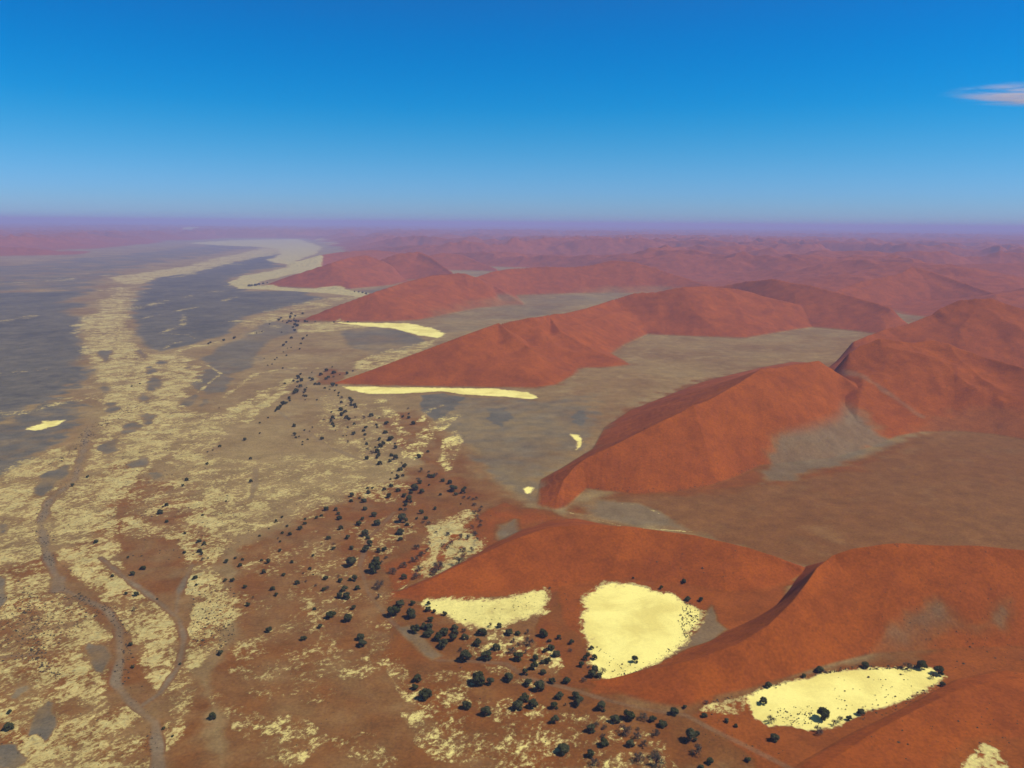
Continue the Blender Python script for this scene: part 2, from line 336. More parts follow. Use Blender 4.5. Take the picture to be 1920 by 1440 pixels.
zone(GREY, .5, 30, [(1470,815),(1530,765),(1565,758),(1610,785),(1680,815),(1600,850),(1500,880),(1430,890),(1440,850)], z=14)
zone(GREY, .5, 12, [(1306,1180),(1335,1135),(1345,1165),(1363,1180),(1340,1200),(1290,1216),(1230,1246),(1200,1262),(1262,1220)])
zone(GREY, .33, 34, [(1590,1240),(1650,1208),(1700,1185),(1760,1175),(1830,1190),(1890,1165),(1880,1190),(1780,1205),(1730,1240),(1640,1247)], z=3, noise=.4)
zone(GREY, .5, 16, [(935,985),(965,975),(975,1000),(950,1020),(930,1010)], noise=.2)
zone(GREY, .45, 14, [(745,1180),(770,1170),(830,1230),(810,1240)], noise=.3)
# dark gravel islands in the pale river bed
for (x, y, a, b, t) in [(197,667,9,13,30),(267,664,13,6,-35),(158,702,26,12,25),(195,728,13,12,0),(208,765,16,10,15),(290,719,15,15,0),(270,748,11,10,0),(245,803,24,9,20),(278,785,13,11,30),(262,867,24,11,22),(292,893,14,10,0),(95,900,42,17,38),(185,1231,27,28,0),(82,1352,24,40,-20),(38,1297,22,9,30),(205,838,22,14,15),(303,680,8,5,0),(284,694,11,6,0),(352,688,6,4,0),(150,640,9,5,0),(130,780,30,12,30),(75,735,45,14,14),(355,752,22,9,20),(382,756,10,7,30),(172,582,10,6,10),(20,1420,30,25,0),(0,1110,14,30,0),(4,990,12,10,0)]:
    th = np.linspace(0, 2*np.pi, 15)[:-1]; ct = math.cos(math.radians(t)); st = math.sin(math.radians(t))
    rr = 1+0.16*np.sin(th*3+x)+0.13*np.cos(th*5+y)+.1*np.sin(th*2+y)
    pts = [(x+a*q*math.cos(u)*ct+b*q*math.sin(u)*st, y-a*q*math.cos(u)*st+b*q*math.sin(u)*ct) for u, q in zip(th, rr*.9)]
    Zs.append((GREY, .55, 8, GP(pts), .4)); Zs.append((SALT, .12, 8, GP(pts), 0))
# salt: river bed
SALTZ = []
def sz(v, soft, pts): SALTZ.append((v, soft, GP(pts)))
sz(.58, 20, [(195,545),(225,528),(262,545),(245,575),(250,620),(262,650),(300,662),(345,655),(365,680),(380,700),(355,730),(368,770),(350,805),(332,840),(300,870),(262,900),(228,940),(215,990),(232,1060),(262,1100),(300,1120),(330,1160),(345,1230),(350,1300),(320,1330),(290,1300),(260,1240),(230,1180),(190,1130),(150,1090),(110,1050),(95,1000),(92,950),(130,905),(165,860),(178,820),(192,780),(180,740),(165,700),(158,650),(142,620),(150,590),(180,570)])
sz(.57, 26, [(350,930),(400,910),(440,930),(480,905),(500,950),(455,1000),(412,1050),(425,1100),(445,1150),(430,1200),(390,1240),(370,1280),(362,1340),(330,1390),(300,1440),(285,1400),(320,1300),(340,1240),(355,1160),(345,1080),(330,1000)])
sz(.50, 30, [(-60,1040),(60,1060),(140,1130),(210,1180),(200,1300),(300,1330),(290,1460),(-60,1460)])
sz(.54, 26, [(-60,940),(60,900),(120,950),(90,1060),(140,1110),(200,1180),(130,1230),(60,1160),(-60,1080)])
sz(.55, 26, [(-60,950),(0,880),(70,850),(130,832),(160,850),(130,900),(60,950),(-60,1010)])
sz(.50, 24, [(340,780),(420,770),(470,745),(520,715),(560,700),(540,740),(480,775),(440,800),(400,850),(330,920),(300,900)])
sz(.62, 10, [(450,790),(480,760),(530,725),(545,735),(500,765),(465,795)])
sz(.45, 30, [(230,900),(420,860),(540,890),(560,940),(480,1000),(340,1010),(230,1010)])
sz(.43, 40, [(380,860),(640,850),(700,930),(560,980),(440,1000)])
sz(.44, 14, [(462,1440),(480,1345),(560,1330),(622,1385),(600,1400),(560,1440)])
sz(.38, 26, [(380,1280),(470,1330),(540,1360),(480,1420),(400,1330)])
sz(.36, 30, [(620,1380),(700,1370),(760,1440),(640,1460)])
sz(.46, 14, [(715,1235),(750,1232),(775,1270),(790,1330),(760,1320),(735,1290)])
sz(.40, 22, [(780,1255),(900,1255),(900,1300),(850,1330),(780,1330)])
sz(.38, 30, [(740,1320),(860,1310),(1000,1300),(1060,1350),(1130,1460),(900,1460),(780,1400)])
sz(.37, 30, [(1040,1330),(1180,1340),(1260,1400),(1280,1460),(1100,1460)])
sz(.40, 16, [(860,1190),(940,1178),(1030,1200),(1060,1250),(1020,1290),(940,1280),(880,1230)])
sz(.35, 30, [(560,1000),(760,960),(800,1000),(700,1060),(600,1080),(540,1040)])
sz(.5, 14, [(696,745),(720,745),(752,785),(775,820),(768,860),(750,862),(742,820),(720,780)])
sz(.5, 14, [(765,830),(800,790),(850,770),(870,780),(820,815),(780,870),(760,860)])
sz(.54, 12, [(820,860),(835,810),(860,805),(870,830),(850,880),(835,885)])
sz(.38, 30, [(600,740),(700,760),(760,860),(780,960),(660,930),(580,820)])
sz(.56, 9, [(1307,1332),(1330,1320),(1400,1302),(1400,1345),(1360,1340)])
sz(.58, 12, [(560,606),(640,602),(720,612),(640,620),(560,625)])
sz(.55, 14, [(660,680),(720,655),(800,640),(835,628),(800,655),(720,690),(660,700)])
sz(.47, 30, [(440,600),(520,575),(600,560),(690,552),(620,575),(540,600),(460,625)])
# far river bends
sz(.62, 8, [(225,533),(200,520),(260,512),(340,500),(420,480),(490,466),(560,462),(540,475),(480,484),(430,494),(370,512),(300,520),(260,535)])
sz(.98, 6, [(350,456),(440,450),(560,448),(603,463),(595,475),(552,490),(606,497),(600,506),(545,515),(495,525),(482,535),(560,541),(640,541),(694,550),(676,557),(600,549),(500,543),(448,541),(428,530),(450,518),(510,508),(545,499),(500,488),(524,478),(520,466),(470,462),(430,461)])
sz(1.1, 3, [(340,437),(372,436.5),(370,438.5),(345,439)])
sz(.31, 60, [(430,1010),(700,1000),(760,1100),(740,1250),(560,1340),(430,1300)])
SALTB = []
def sb(v, hw, soft, pts): SALTB.append((v, hw, soft, GP(pts)))
sb(.6, 26, 30, [(300,665),(380,645),(450,632),(520,610)])
sb(.6, 10, 12, [(300,660),(320,645),(365,635),(350,628),(300,625),(340,610),(345,590)])
sb(.6, 12, 14, [(255,600),(320,585),(400,570),(440,557)])
sb(.62, 16, 20, [(380,800),(430,780),(470,748)])
sb(.6, 5, 5, [(372,735),(400,712),(415,700),(390,685),(375,680)])
sb(.56, 8, 8, [(420,745),(480,700),(540,690),(600,690)])
sb(.55, 8, 10, [(790,790),(800,770),(830,760)])
sb(.60, 2.0, 5, [(1070,962),(1120,975),(1170,988),(1240,993),(1310,998)])
sb(.46, 2, 5, [(1160,945),(1200,946),(1235,962)])
sb(.9, 14, 20, [(600,404.0+46),(620,460)])

sb(.56, 22, 30, [(-60,535),(60,529),(140,523),(200,516)]); sb(.52, 14, 24, [(0,602),(60,592),(120,588)]); sb(.5, 30, 40, [(0,700),(80,690),(160,672)])
sb(.55, 16, 24, [(262,575),(330,560),(400,548),(450,532)]); sb(.55, 18, 26, [(330,520),(400,505),(460,492)]); sb(.5, 30, 40, [(-40,780),(60,770),(150,745)])
# washes: smooth silty beds without salt
WASH = [(5.5,[(165,800),(155,850),(140,900),(92,938),(76,980),(86,1030),(100,1070),(118,1105),(160,1125),(200,1142),(224,1180),(226,1230),(216,1280),(240,1312),(290,1355),(296,1400),(290,1450)]),
        (12,[(108,1085),(110,1105)]), (4,[(190,1045),(230,1080),(265,1105),(300,1130),(335,1160),(345,1195),(335,1250),(300,1300),(268,1322)]),
        (3.5,[(360,1060),(335,1110),(330,1150)]), (6,[(300,1440),(292,1380)]),
        (2.5,[(0,1232),(60,1228)])]
TRACK = [(7,[(1562,690,80),(1600,716,58),(1650,752,32),(1700,784,8),(1725,796,2)]),(2.6,[(820,1238),(900,1240),(950,1245),(985,1270),(1072,1292),(1135,1312),(1210,1330),(1285,1341),(1335,1367),(1385,1392),(1435,1417),(1500,1450)]),
         (2.2,[(740,960),(690,1010),(675,1060),(690,1110),(720,1150),(760,1190)]),
         (6,[(560,640),(520,652),(488,668),(490,682),(510,690),(560,694),(586,700),(582,712),(560,735)]),
         (7,[(555,604),(545,620),(560,632),(600,640)]), (7,[(548,600),(500,608),(440,630),(380,646)]),
         (3,[(480,880),(478,910),(470,935)]),(3,[(520,770),(560,800),(620,840),(700,870)])]

def cover(x, y):
    n = len(x); P = np.stack([x, y], 1); r = np.hypot(x, y)
    A = np.zeros((6, n))
    pxm = np.clip(r, 450, 3e4)/F                       # metres per photo pixel sideways
    wob = fbm(x/45, y/45, 4, 21) ; wob2 = fbm(x/260, y/260, 4, 22)
    mixn = np.where(r > 2500, wob2, wob)
    def put(ch, v, soft, g, noise, mode='max'):
        if isinstance(g, tuple):
            pts, hw = g
            sel = bbox_sel(P, pts, hw+soft*20+60)
            if len(sel) == 0: return
            p = P[sel]; d = np.full(len(p), 1e18)
            for i in range(len(pts)-1): d = np.minimum(d, seg_dist(p, pts[i], pts[i+1])[0])
            sdv = hw - d
        else:
            m = soft*np.linalg.norm(g, axis=1).max()/F*2+30
            sel = bbox_sel(P, g, m)
            if len(sel) == 0: return
            sdv = poly_sd(P[sel], g)
        s = soft*pxm[sel]*(1.0 + 0.9*np.clip((r[sel]-700)/2500, 0, 2))
        e = sdv + mixn[sel]*s*.8
        m = sstep(-s*.5, s*.5, e)
        val = v*(1 + noise*2*mixn[sel])
        if mode == 'max' and v > 0 and not (ch == SALT and v == .12): A[ch][sel] = np.maximum(A[ch][sel], val*m)
        elif mode == 'max' and ch == SALT and v == .12 : A[ch][sel] = A[ch][sel]*(1-m) + .12*m
        elif mode == 'mix': A[ch][sel] = A[ch][sel]*(1-m) + v*m
        else: A[ch][sel] = A[ch][sel]*(1-m) + np.minimum(A[ch][sel], v)*m
    for v, soft, g in SALTZ: put(SALT, v, soft, g, .12)
    for v, hw, soft, g in SALTB: put(SALT, v, soft, (g, hw), 0)
    for ch, v, soft, g, nz in Zs: put(ch, v, soft, g, nz)
    for lab_, crests_, foot_, k_ in DUNES:
        put(RED, .62, 34, foot_, .1)
    A[RED] *= 1 - np.clip(1.5*A[GREY], 0, .9)
    pid = np.zeros(n, np.int32)
    for i, (lab, v, pts) in enumerate(PANS):
        g = GP(pts); sel = bbox_sel(P, g, 20)
        if len(sel) == 0: continue
        sdv = poly_sd(P[sel], g); k = pxm[sel]*(26 if i in (0,1,4) else 14 if i == 2 else 8)
        m = np.clip((sdv + wob[sel]*k*.9 + k*.62)/(k*1.6), 0, 1)
        A[SALT][sel] = np.maximum(A[SALT][sel], v*m)
        pid[sel[sdv > 0]] = i+1
    for hw, pts in WASH:
        g = (GP(pts), hw*.65); put(SALT, -.6, 8, g, 0); put(PATH, .8, 8, g, .4)
    for hw, pts in TRACK:
        g = (GP(pts), hw); put(SALT, -.2, 6, g, 0); put(PATH, .38, 6, g, .3)
    # holes of sand in the ragged corner pan
    put(SALT, .1, 6, GP([(1826,1437),(1838,1418),(1856,1422),(1866,1440),(1850,1450)]), 0)
    put(SALT, .42, 8, (GP([(815,1075),(826,1045),(835,1020),(850,1005)]), 5.0), 0, 'min')
    return A, pid

# ------------------------------------------------------------------ materials
def new_mat(name):
    m = bpy.data.materials.new(name); m.use_nodes = True; t = m.node_tree
    b = t.nodes['Principled BSDF']; b.inputs['Roughness'].default_value = .95; b.inputs['Specular IOR Level'].default_value = .05
    return m, t, b
def mixc(t, a, b, f, bt='MIX'):
    n = N(t, 'ShaderNodeMix', data_type='RGBA', blend_type=bt)
    for i, v in ((0, f), (6, a), (7, b)):
        if isinstance(v, (tuple, float, int)): n.inputs[i].default_value = (*v, 1) if isinstance(v, tuple) else v
        else: t.links.new(v, n.inputs[i])
    return n.outputs[2]
def math_(t, op, a, b=0.0, clamp=False):
    n = N(t, 'ShaderNodeMath', operation=op, use_clamp=clamp)
    for i, v in ((0, a), (1, b)):
        if isinstance(v, (float, int)): n.inputs[i].default_value = v
        else: t.links.new(v, n.inputs[i])
    return n.outputs[0]
def mapr(t, v, a, b, c=0.0, d=1.0):
    n = N(t, 'ShaderNodeMapRange', interpolation_type='SMOOTHSTEP', ins={1: a, 2: b, 3: c, 4: d})
    t.links.new(v, n.inputs[0]); return n.outputs[0]
def noise(t, vec, sc, det=8, ro=.55, dist=0.0):
    n = N(t, 'ShaderNodeTexNoise', ins={'Scale': sc, 'Detail': det, 'Roughness': ro, 'Distortion': dist})
    t.links.new(vec, n.inputs['Vector']); return n.outputs[0]

def ground_material():
    m, t, b = new_mat('desert_ground')
    L = t.links.new
    geo = N(t, 'ShaderNodeNewGeometry'); pos = geo.outputs['Position']
    a1 = N(t, 'ShaderNodeAttribute', attribute_name='cover_a'); a2 = N(t, 'ShaderNodeAttribute', attribute_name='cover_b')
    s1 = N(t, 'ShaderNodeSeparateColor'); L(a1.outputs['Color'], s1.inputs[0])
    s2 = N(t, 'ShaderNodeSeparateColor'); L(a2.outputs['Color'], s2.inputs[0])
    salt, grey, red = s1.outputs; path, dun, slopev = s2.outputs
    mp = N(t, 'ShaderNodeMapping', vector_type='TEXTURE', ins={'Rotation': (0, 0, math.radians(62)), 'Scale': (1.2, 1.0, 1.0)}); L(pos, mp.inputs[0]); fl = mp.outputs[0]
    nA = noise(t, pos, .0035, 8, .6); nB = noise(t, fl, .055, 9, .70, .25); nC = noise(t, pos, .35, 5, .6); nD = noise(t, fl, .014, 8, .62, .4)
    val = mixc(t, (.275,.190,.074), (.205,.125,.048), mapr(t, nA, .35, .65))
    val = mixc(t, val, (.35,.255,.105), mapr(t, nD, .5, .75, 0, .7))
    g = mixc(t, (.105,.096,.070), (.150,.128,.085), mapr(t, nD, .35, .7))
    g = mixc(t, g, (.050,.050,.046), mapr(t, grey, .95, 1.5))
    col = mixc(t, val, g, mapr(t, math_(t, 'ADD', grey, math_(t, 'MULTIPLY', math_(t, 'SUBTRACT', nD, .5), .28)), .1, .85))
    r = mixc(t, (.190,.066,.012), (.155,.060,.013), mapr(t, nB, .35, .7))
    r = mixc(t, r, (.215,.098,.027), mapr(t, nD, .5, .8, 0, .6))
    col = mixc(t, col, r, mapr(t, math_(t, 'ADD', red, math_(t, 'MULTIPLY', math_(t, 'SUBTRACT', nB, .5), .3)), .0, .9))
    # dune sand
    d = mixc(t, (.292,.071,.008), (.232,.056,.008), mapr(t, nD, .3, .7))
    d = mixc(t, d, (.19,.046,.012), mapr(t, nB, .54, .72, 0, .5))
    nS = noise(t, pos, .13, 4, .7)
    d = mixc(t, d, (.10,.035,.014), math_(t, 'MULTIPLY', mapr(t, nS, .60, .68), mapr(t, nA, .50, .62, 0, .8)))
    col = mixc(t, col, d, dun)
    # paths and washes
    pth = mixc(t, (.215,.155,.085), (.175,.130,.075), mapr(t, nD, .4, .6))
    col = mixc(t, col, pth, path)
    # salt crust
    amp = mapr(t, salt, .02, .32)
    nE = noise(t, fl, .20, 7, .76, .3)
    nn = math_(t, 'ADD', math_(t, 'MULTIPLY', math_(t, 'SUBTRACT', nB, .5), 1.6), math_(t, 'MULTIPLY', math_(t, 'SUBTRACT', nE, .5), 2.0))
    nG = noise(t, pos, .017, 6, .6, .5)
    nn = math_(t, 'ADD', nn, math_(t, 'MULTIPLY', math_(t, 'SUBTRACT', nG, .5), 1.35))
    sv = math_(t, 'ADD', salt, math_(t, 'MULTIPLY', nn, amp))
    soft = N(t, 'ShaderNodeMix', data_type='FLOAT'); L(slopev, soft.inputs[0]); L(mapr(t, sv, .49, .74), soft.inputs[2]); L(mapr(t, sv, .575, .635), soft.inputs[3])
    sm = soft.outputs[0]
    sc = mixc(t, (.74,.63,.175), (.90,.805,.245), mapr(t, nG, .36, .60))
    mut = mixc(t, (.41,.335,.130), (.53,.45,.175), mapr(t, nE, .40, .62))
    mut = mixc(t, (.31,.24,.10), mut, mapr(t, sv, .58, .9))
    mut = mixc(t, mut, (.33,.27,.115), mapr(t, nD, .52, .66, 0, .65))
    wv = N(t, 'ShaderNodeVectorMath', operation='ADD'); wn = N(t, 'ShaderNodeTexNoise', ins={'Scale': .05, 'Detail': 5}); L(pos, wn.inputs['Vector'])
    wsc = N(t, 'ShaderNodeVectorMath', operation='SCALE', ins={'Scale': 26.0}); L(wn.outputs['Color'], wsc.inputs[0]); L(pos, wv.inputs[0]); L(wsc.outputs[0], wv.inputs[1])
    vo = N(t, 'ShaderNodeTexVoronoi', feature='DISTANCE_TO_EDGE', ins={'Scale': .055}); L(wv.outputs[0], vo.inputs['Vector'])
    mut = mixc(t, (.21,.155,.075), mut, mapr(t, vo.outputs['Distance'], .0, .11, .25, 1))
    sc = mixc(t, mut, sc, slopev)
    sc = mixc(t, (.56,.44,.155), sc, mapr(t, sv, .6, .95))
    halo = mixc(t, col, (.33,.235,.085), mapr(t, sv, .36, .58, 0, .6))
    col = mixc(t, halo, sc, sm)
    nF = noise(t, pos, .025, 11, .82)
    grain = mapr(t, math_(t, 'ADD', math_(t, 'MULTIPLY', nF, .6), math_(t, 'MULTIPLY', nC, .4)), .36, .64, .72, 1.24)
    gm = N(t, 'ShaderNodeMix', data_type='RGBA', blend_type='MULTIPLY', ins={0: 1.0}); L(col, gm.inputs[6]); gmix = N(t, 'ShaderNodeMix', data_type='FLOAT', ins={3: 1.0}); L(math_(t, 'MULTIPLY', math_(t, 'MULTIPLY', slopev, sm), .8), gmix.inputs[0]); L(grain, gmix.inputs[2]); L(gmix.outputs[0], gm.inputs[7]); col = gm.outputs[2]
    L(col, b.inputs['Base Color'])
    bp = N(t, 'ShaderNodeBump', ins={'Strength': .5, 'Distance': 1.2}); L(nB, bp.inputs['Height']); 
    bp2 = N(t, 'ShaderNodeBump', ins={'Strength': .4, 'Distance': .3}); L(nC, bp2.inputs['Height']); L(bp.outputs[0], bp2.inputs['Normal'])
    L(bp2.outputs[0], b.inputs['Normal'])
    return m
MG = ground_material()

# ------------------------------------------------------------------ the land as one survey grid, cut into its landforms
def build_land():
    st = math.radians(.066)/Q
    az = list(np.arange(-math.radians(38), math.radians(38)+st, st))
    k = st; a = az[-1]; right = []
    while a < math.pi-0.03:
        k = min(k*1.25, .09); a += k
        if a < math.pi-0.03: right.append(a)
    az = np.array([-q for q in right[::-1]] + az + right)
    rr = [0.5, 60, 130, 200, 270, 330, 380, 420, 450, 470]; r = 480
    while r < 130000:
        rr.append(r)
        g = .0022 if r < 3000 else (.003 if r < 8500 else (.0048 if r < 30000 else .008))
        r *= 1+g/Q
    rr = np.array(rr); nr, na = len(rr), len(az)
    RR, AA = np.meshgrid(rr, az, indexing='ij')
    x = (RR*np.sin(AA)).ravel(); y = (RR*np.cos(AA)).ravel()
    z, idx, hd = terrain(x, y)
    A, pid = cover(x, y)
    # how much is bare dune sand
    dm = np.zeros(len(x)); isd = idx > 0
    hh = hd/np.clip(2.0+np.clip(np.hypot(x,y)-1500,0,1e9)*.002, 2, 8)
    dm[isd] = sstep(0.05, 1.0, hh[isd])
    dm = np.maximum(dm, .85*sstep(.75, 1.25, A[RED]))
    # grey aprons drape over the low parts of dunes
    dm *= 1-np.clip(A[GREY]*1.8, 0, .9)*sstep(0,1,(48-hd)/22)
    z = z - np.where(pid > 0, np.clip(A[SALT], 0, 1)*0.5, 0)
    ii = np.arange(nr-1)[:, None]*na + np.arange(na)[None, :]
    nxt = np.arange(nr-1)[:, None]*na + (np.arange(na)[None, :]+1) % na
    F4 = np.stack([ii, nxt, nxt+na, ii+na], -1).reshape(-1, 4)
    # drop nothing: the ring closes behind the camera; the tiny hole under the camera is closed by a fan
    lab = np.where(idx[F4[:,0]] > 0, idx[F4[:,0]], -pid[F4[:,0]])
    co = np.stack([x, y, z], 1)
    ca = np.stack([A[SALT], A[GREY], A[RED], np.ones(len(x))], 1).astype(np.float32)
    clean = np.array([0, .7, 1, 1, .5, 0, .9, 1, 1, .9, .9])[pid]
    clean = np.where(pid == 0, np.clip(A[PALE], 0, 1), clean)
    cb = np.stack([A[PATH], dm, clean, np.ones(len(x))], 1).astype(np.float32)
    def make(name, fsel, label, cat, extra=None):
        fs = F4[fsel]
        u, inv = np.unique(fs.ravel(), return_inverse=True)
        if len(fs) < 8: return None
        me = bpy.data.meshes.new(name)
        me.vertices.add(len(u)); me.vertices.foreach_set('co', co[u].astype(np.float32).ravel())
        me.loops.add(len(fs)*4); me.loops.foreach_set('vertex_index', inv.astype(np.int32))
        me.polygons.add(len(fs)); me.polygons.foreach_set('loop_start', np.arange(0, len(fs)*4, 4, dtype=np.int32))
        me.polygons.foreach_set('loop_total', np.full(len(fs), 4, np.int32))
        me.update(calc_edges=True); me.polygons.foreach_set('use_smooth', np.ones(len(fs), bool))
        for nm, arr in (('cover_a', ca), ('cover_b', cb)):
            at = me.attributes.new(nm, 'FLOAT_COLOR', 'POINT'); at.data.foreach_set('color', arr[u].ravel())
        me.materials.append(MG)
        o = bpy.data.objects.new(name, me); COL.objects.link(o)
        o['kind'] = 'structure'; o['label'] = label; o['category'] = cat
        return o
    make('ground', lab == 0, 'brown gravel and salt crusted river plain between the dunes', 'ground')
    for i, d in enumerate(DUNES): make('sand_dune', lab == i+1, d[0], 'dune')
    make('dune_field', lab == 99, 'endless purple red dune field fading towards the horizon', 'dunes')
    for i, p in enumerate(PANS): make('salt_pan', lab == -(i+1), p[0], 'salt pan')
    print('LAND', nr, na, len(x), flush=True)
build_land()

def on_land(px, py, it=4):
    """ground point seen at a photo pixel, with its height"""
    z = 0.0
    for _ in range(it):
        g = G(px, py, z); z = .5*z + .5*float(terrain(g[:1], g[1:2])[0][0]) if _ else float(terrain(g[:1], g[1:2])[0][0])
    return g[0], g[1], z
def on_land_many(px, py, it=5):
    z = np.zeros(len(px)); d = (RM @ np.stack([px-960.0, 720.0-py, np.full(len(px), -F)])).T
    for k in range(it):
        t = (H-z)/(-d[:,2]); x = d[:,0]*t; y = d[:,1]*t
        zn = terrain(x, y)[0]; z = zn if k == 0 else .5*z+.5*zn
    t = (H-z)/(-d[:,2]); return d[:,0]*t, d[:,1]*t, terrain(d[:,0]*t, d[:,1]*t)[0]
# ------------------------------------------------------------------ trees
def leaf_mat(name, c1, c2, c3):
    m, t, b = new_mat(name); b.inputs['Roughness'].default_value = .7
    g = N(t, 'ShaderNodeNewGeometry'); oi = N(t, 'ShaderNodeObjectInfo')
    n = noise(t, g.outputs['Position'], .9, 3, .6)
    c = mixc(t, c1, c2, mapr(t, n, .35, .65)); c = mixc(t, c, c3, math_(t, 'MULTIPLY', oi.outputs['Random'], .6))
    t.links.new(c, b.inputs['Base Color']); return m
M_GREEN = leaf_mat('thorn_leaves', (.022,.026,.008), (.052,.058,.016), (.072,.072,.034))
M_GREY = leaf_mat('dry_twigs', (.090,.068,.044), (.13,.10,.062), (.07,.068,.036))
M_BARK = leaf_mat('bark', (.07,.05,.035), (.11,.08,.055), (.09,.07,.05))
M_SHRUB = leaf_mat('shrub_leaves', (.050,.036,.020), (.075,.055,.03), (.04,.036,.018))

def quads(cs, ns, ss, r):
    """leaf sprays: centres, normals, sizes -> verts, faces"""
    n = len(cs); u = np.cross(ns, r.normal(size=(n,3))); u /= np.linalg.norm(u, axis=1)[:,None]+1e-9
    v = np.cross(ns, u); v /= np.linalg.norm(v, axis=1)[:,None]+1e-9
    a = ss[:,None]; b = ss[:,None]*r.uniform(.5,1,(n,1))
    V = np.stack([cs-u*a-v*b*.6, cs+u*a*.8-v*b, cs+u*a+v*b*.7, cs-u*a*.7+v*b], 1).reshape(-1,3)
    return V, np.arange(n*4).reshape(-1,4)
def tube(p0, p1, r0, r1, k=5):
    p0 = np.array(p0, float); p1 = np.array(p1, float); d = p1-p0; d /= np.linalg.norm(d)
    a = np.cross(d, [0.3,0.1,1.0] if abs(d[2]) < .9 else [1,0,0]); a /= np.linalg.norm(a); b = np.cross(d, a)
    th = np.linspace(0, 2*np.pi, k+1)[:-1]
    c = np.cos(th)[:,None]*a + np.sin(th)[:,None]*b
    V = np.vstack([p0+c*r0, p1+c*r1]); Fc = [(i, (i+1)%k, k+(i+1)%k, k+i) for i in range(k)]
    return V, np.array(Fc)
def join(parts):
    Vs, Fs, o = [], [], 0
    for V, Fc in parts: Vs.append(V); Fs.append(Fc+o); o += len(V)
    return np.vstack(Vs), np.vstack(Fs)
def mesh(name, V, Fc, m, smooth=False):
    me = bpy.data.meshes.new(name); me.from_pydata(V.tolist(), [], Fc.tolist()); me.materials.append(m)
    if smooth: me.polygons.foreach_set('use_smooth', np.ones(len(me.polygons), bool))
    return me
def blob(c, rad, r, nu=8, nv=5):
    V = []; 
    for j in range(nv+1):
        ph = math.pi*j/nv
        for i in range(nu):
            th = 2*math.pi*i/nu; k = r.uniform(.75,1.1)
            V.append([c[0]+rad[0]*k*math.sin(ph)*math.cos(th), c[1]+rad[1]*k*math.sin(ph)*math.sin(th), c[2]+rad[2]*k*math.cos(ph)])
    Fc = [(j*nu+i, j*nu+(i+1)%nu, (j+1)*nu+(i+1)%nu, (j+1)*nu+i) for j in range(nv) for i in range(nu)]
    return np.array(V), np.array(Fc)

def tree_meshes(kind, seed):
    """unit tree: crown about 1 wide; returns trunk mesh, crown mesh"""
    r = np.random.default_rng(seed); green = kind == 'green'
    nl = int(r.integers(7, 13)); lobes = []
    for i in range(nl):
        a = r.uniform(0, 6.28); q = math.sqrt(r.uniform(0, 1))*(.29 if green else .36)
        rad = r.uniform(.17, .26) if green else r.uniform(.11, .18)
        lobes.append((q*math.cos(a)*r.uniform(.8,1.1), q*math.sin(a), .36+.22*(1-(q/.36)**2)*r.uniform(.6,1)-.1*r.uniform(0,1), rad))
    for i in range(int(r.integers(2, 5))):        # low skirts reaching the sand
        a = r.uniform(0, 6.28); lobes.append((.30*math.cos(a), .30*math.sin(a), r.uniform(.13,.24), r.uniform(.12,.19)))
    crown = []
    for lx, ly, lz, rad in lobes:
        if green: crown.append(blob((lx,ly,lz), (rad*.9,rad*.9,rad*.74), r, 8, 5))
        n = 90 if green else 62
        d = r.normal(size=(n,3)); d /= np.linalg.norm(d, axis=1)[:,None]
        k = r.uniform(.7,1.18,(n,1)) if green else r.uniform(.25,1.25,(n,1))
        cs = np.array([lx,ly,lz]) + d*k*np.array([rad,rad,rad*.8])
        ns = d*.7 + r.normal(size=(n,3))*.5 + np.array([0,0,.3])
        crown.append(quads(cs, ns, r.uniform(.014,.034,n)*(1 if green else .75), r))
    V, Fc = join(crown); V[:,2] = np.maximum(V[:,2], .02)
    trunk = [tube((0,0,-.05), (.02,.01,.22), .032, .024)]
    for lx, ly, lz, rad in lobes:
        mid = (lx*.5+r.uniform(-.04,.04), ly*.5+r.uniform(-.04,.04), .18+lz*.35)
        trunk.append(tube((.015,.01,.17), mid, .018, .012, 4)); trunk.append(tube(mid, (lx,ly,lz+rad*(.2 if green else .9)), .012, .004, 4))
        if not green:
            for q in range(3): trunk.append(tube(mid, (lx+r.uniform(-.16,.16), ly+r.uniform(-.16,.16), lz+r.uniform(0,.2)), .007, .002, 3))
    fs = [p for p in trunk]
    TV, TF = join([(V_, F_) for V_, F_ in fs])
    return mesh('trunk', TV, TF, M_BARK), mesh('crown', V, Fc, M_GREEN if green else M_GREY)
PROTO = {'green': [tree_meshes('green', 100+i) for i in range(8)], 'grey': [tree_meshes('grey', 200+i) for i in range(6)]}

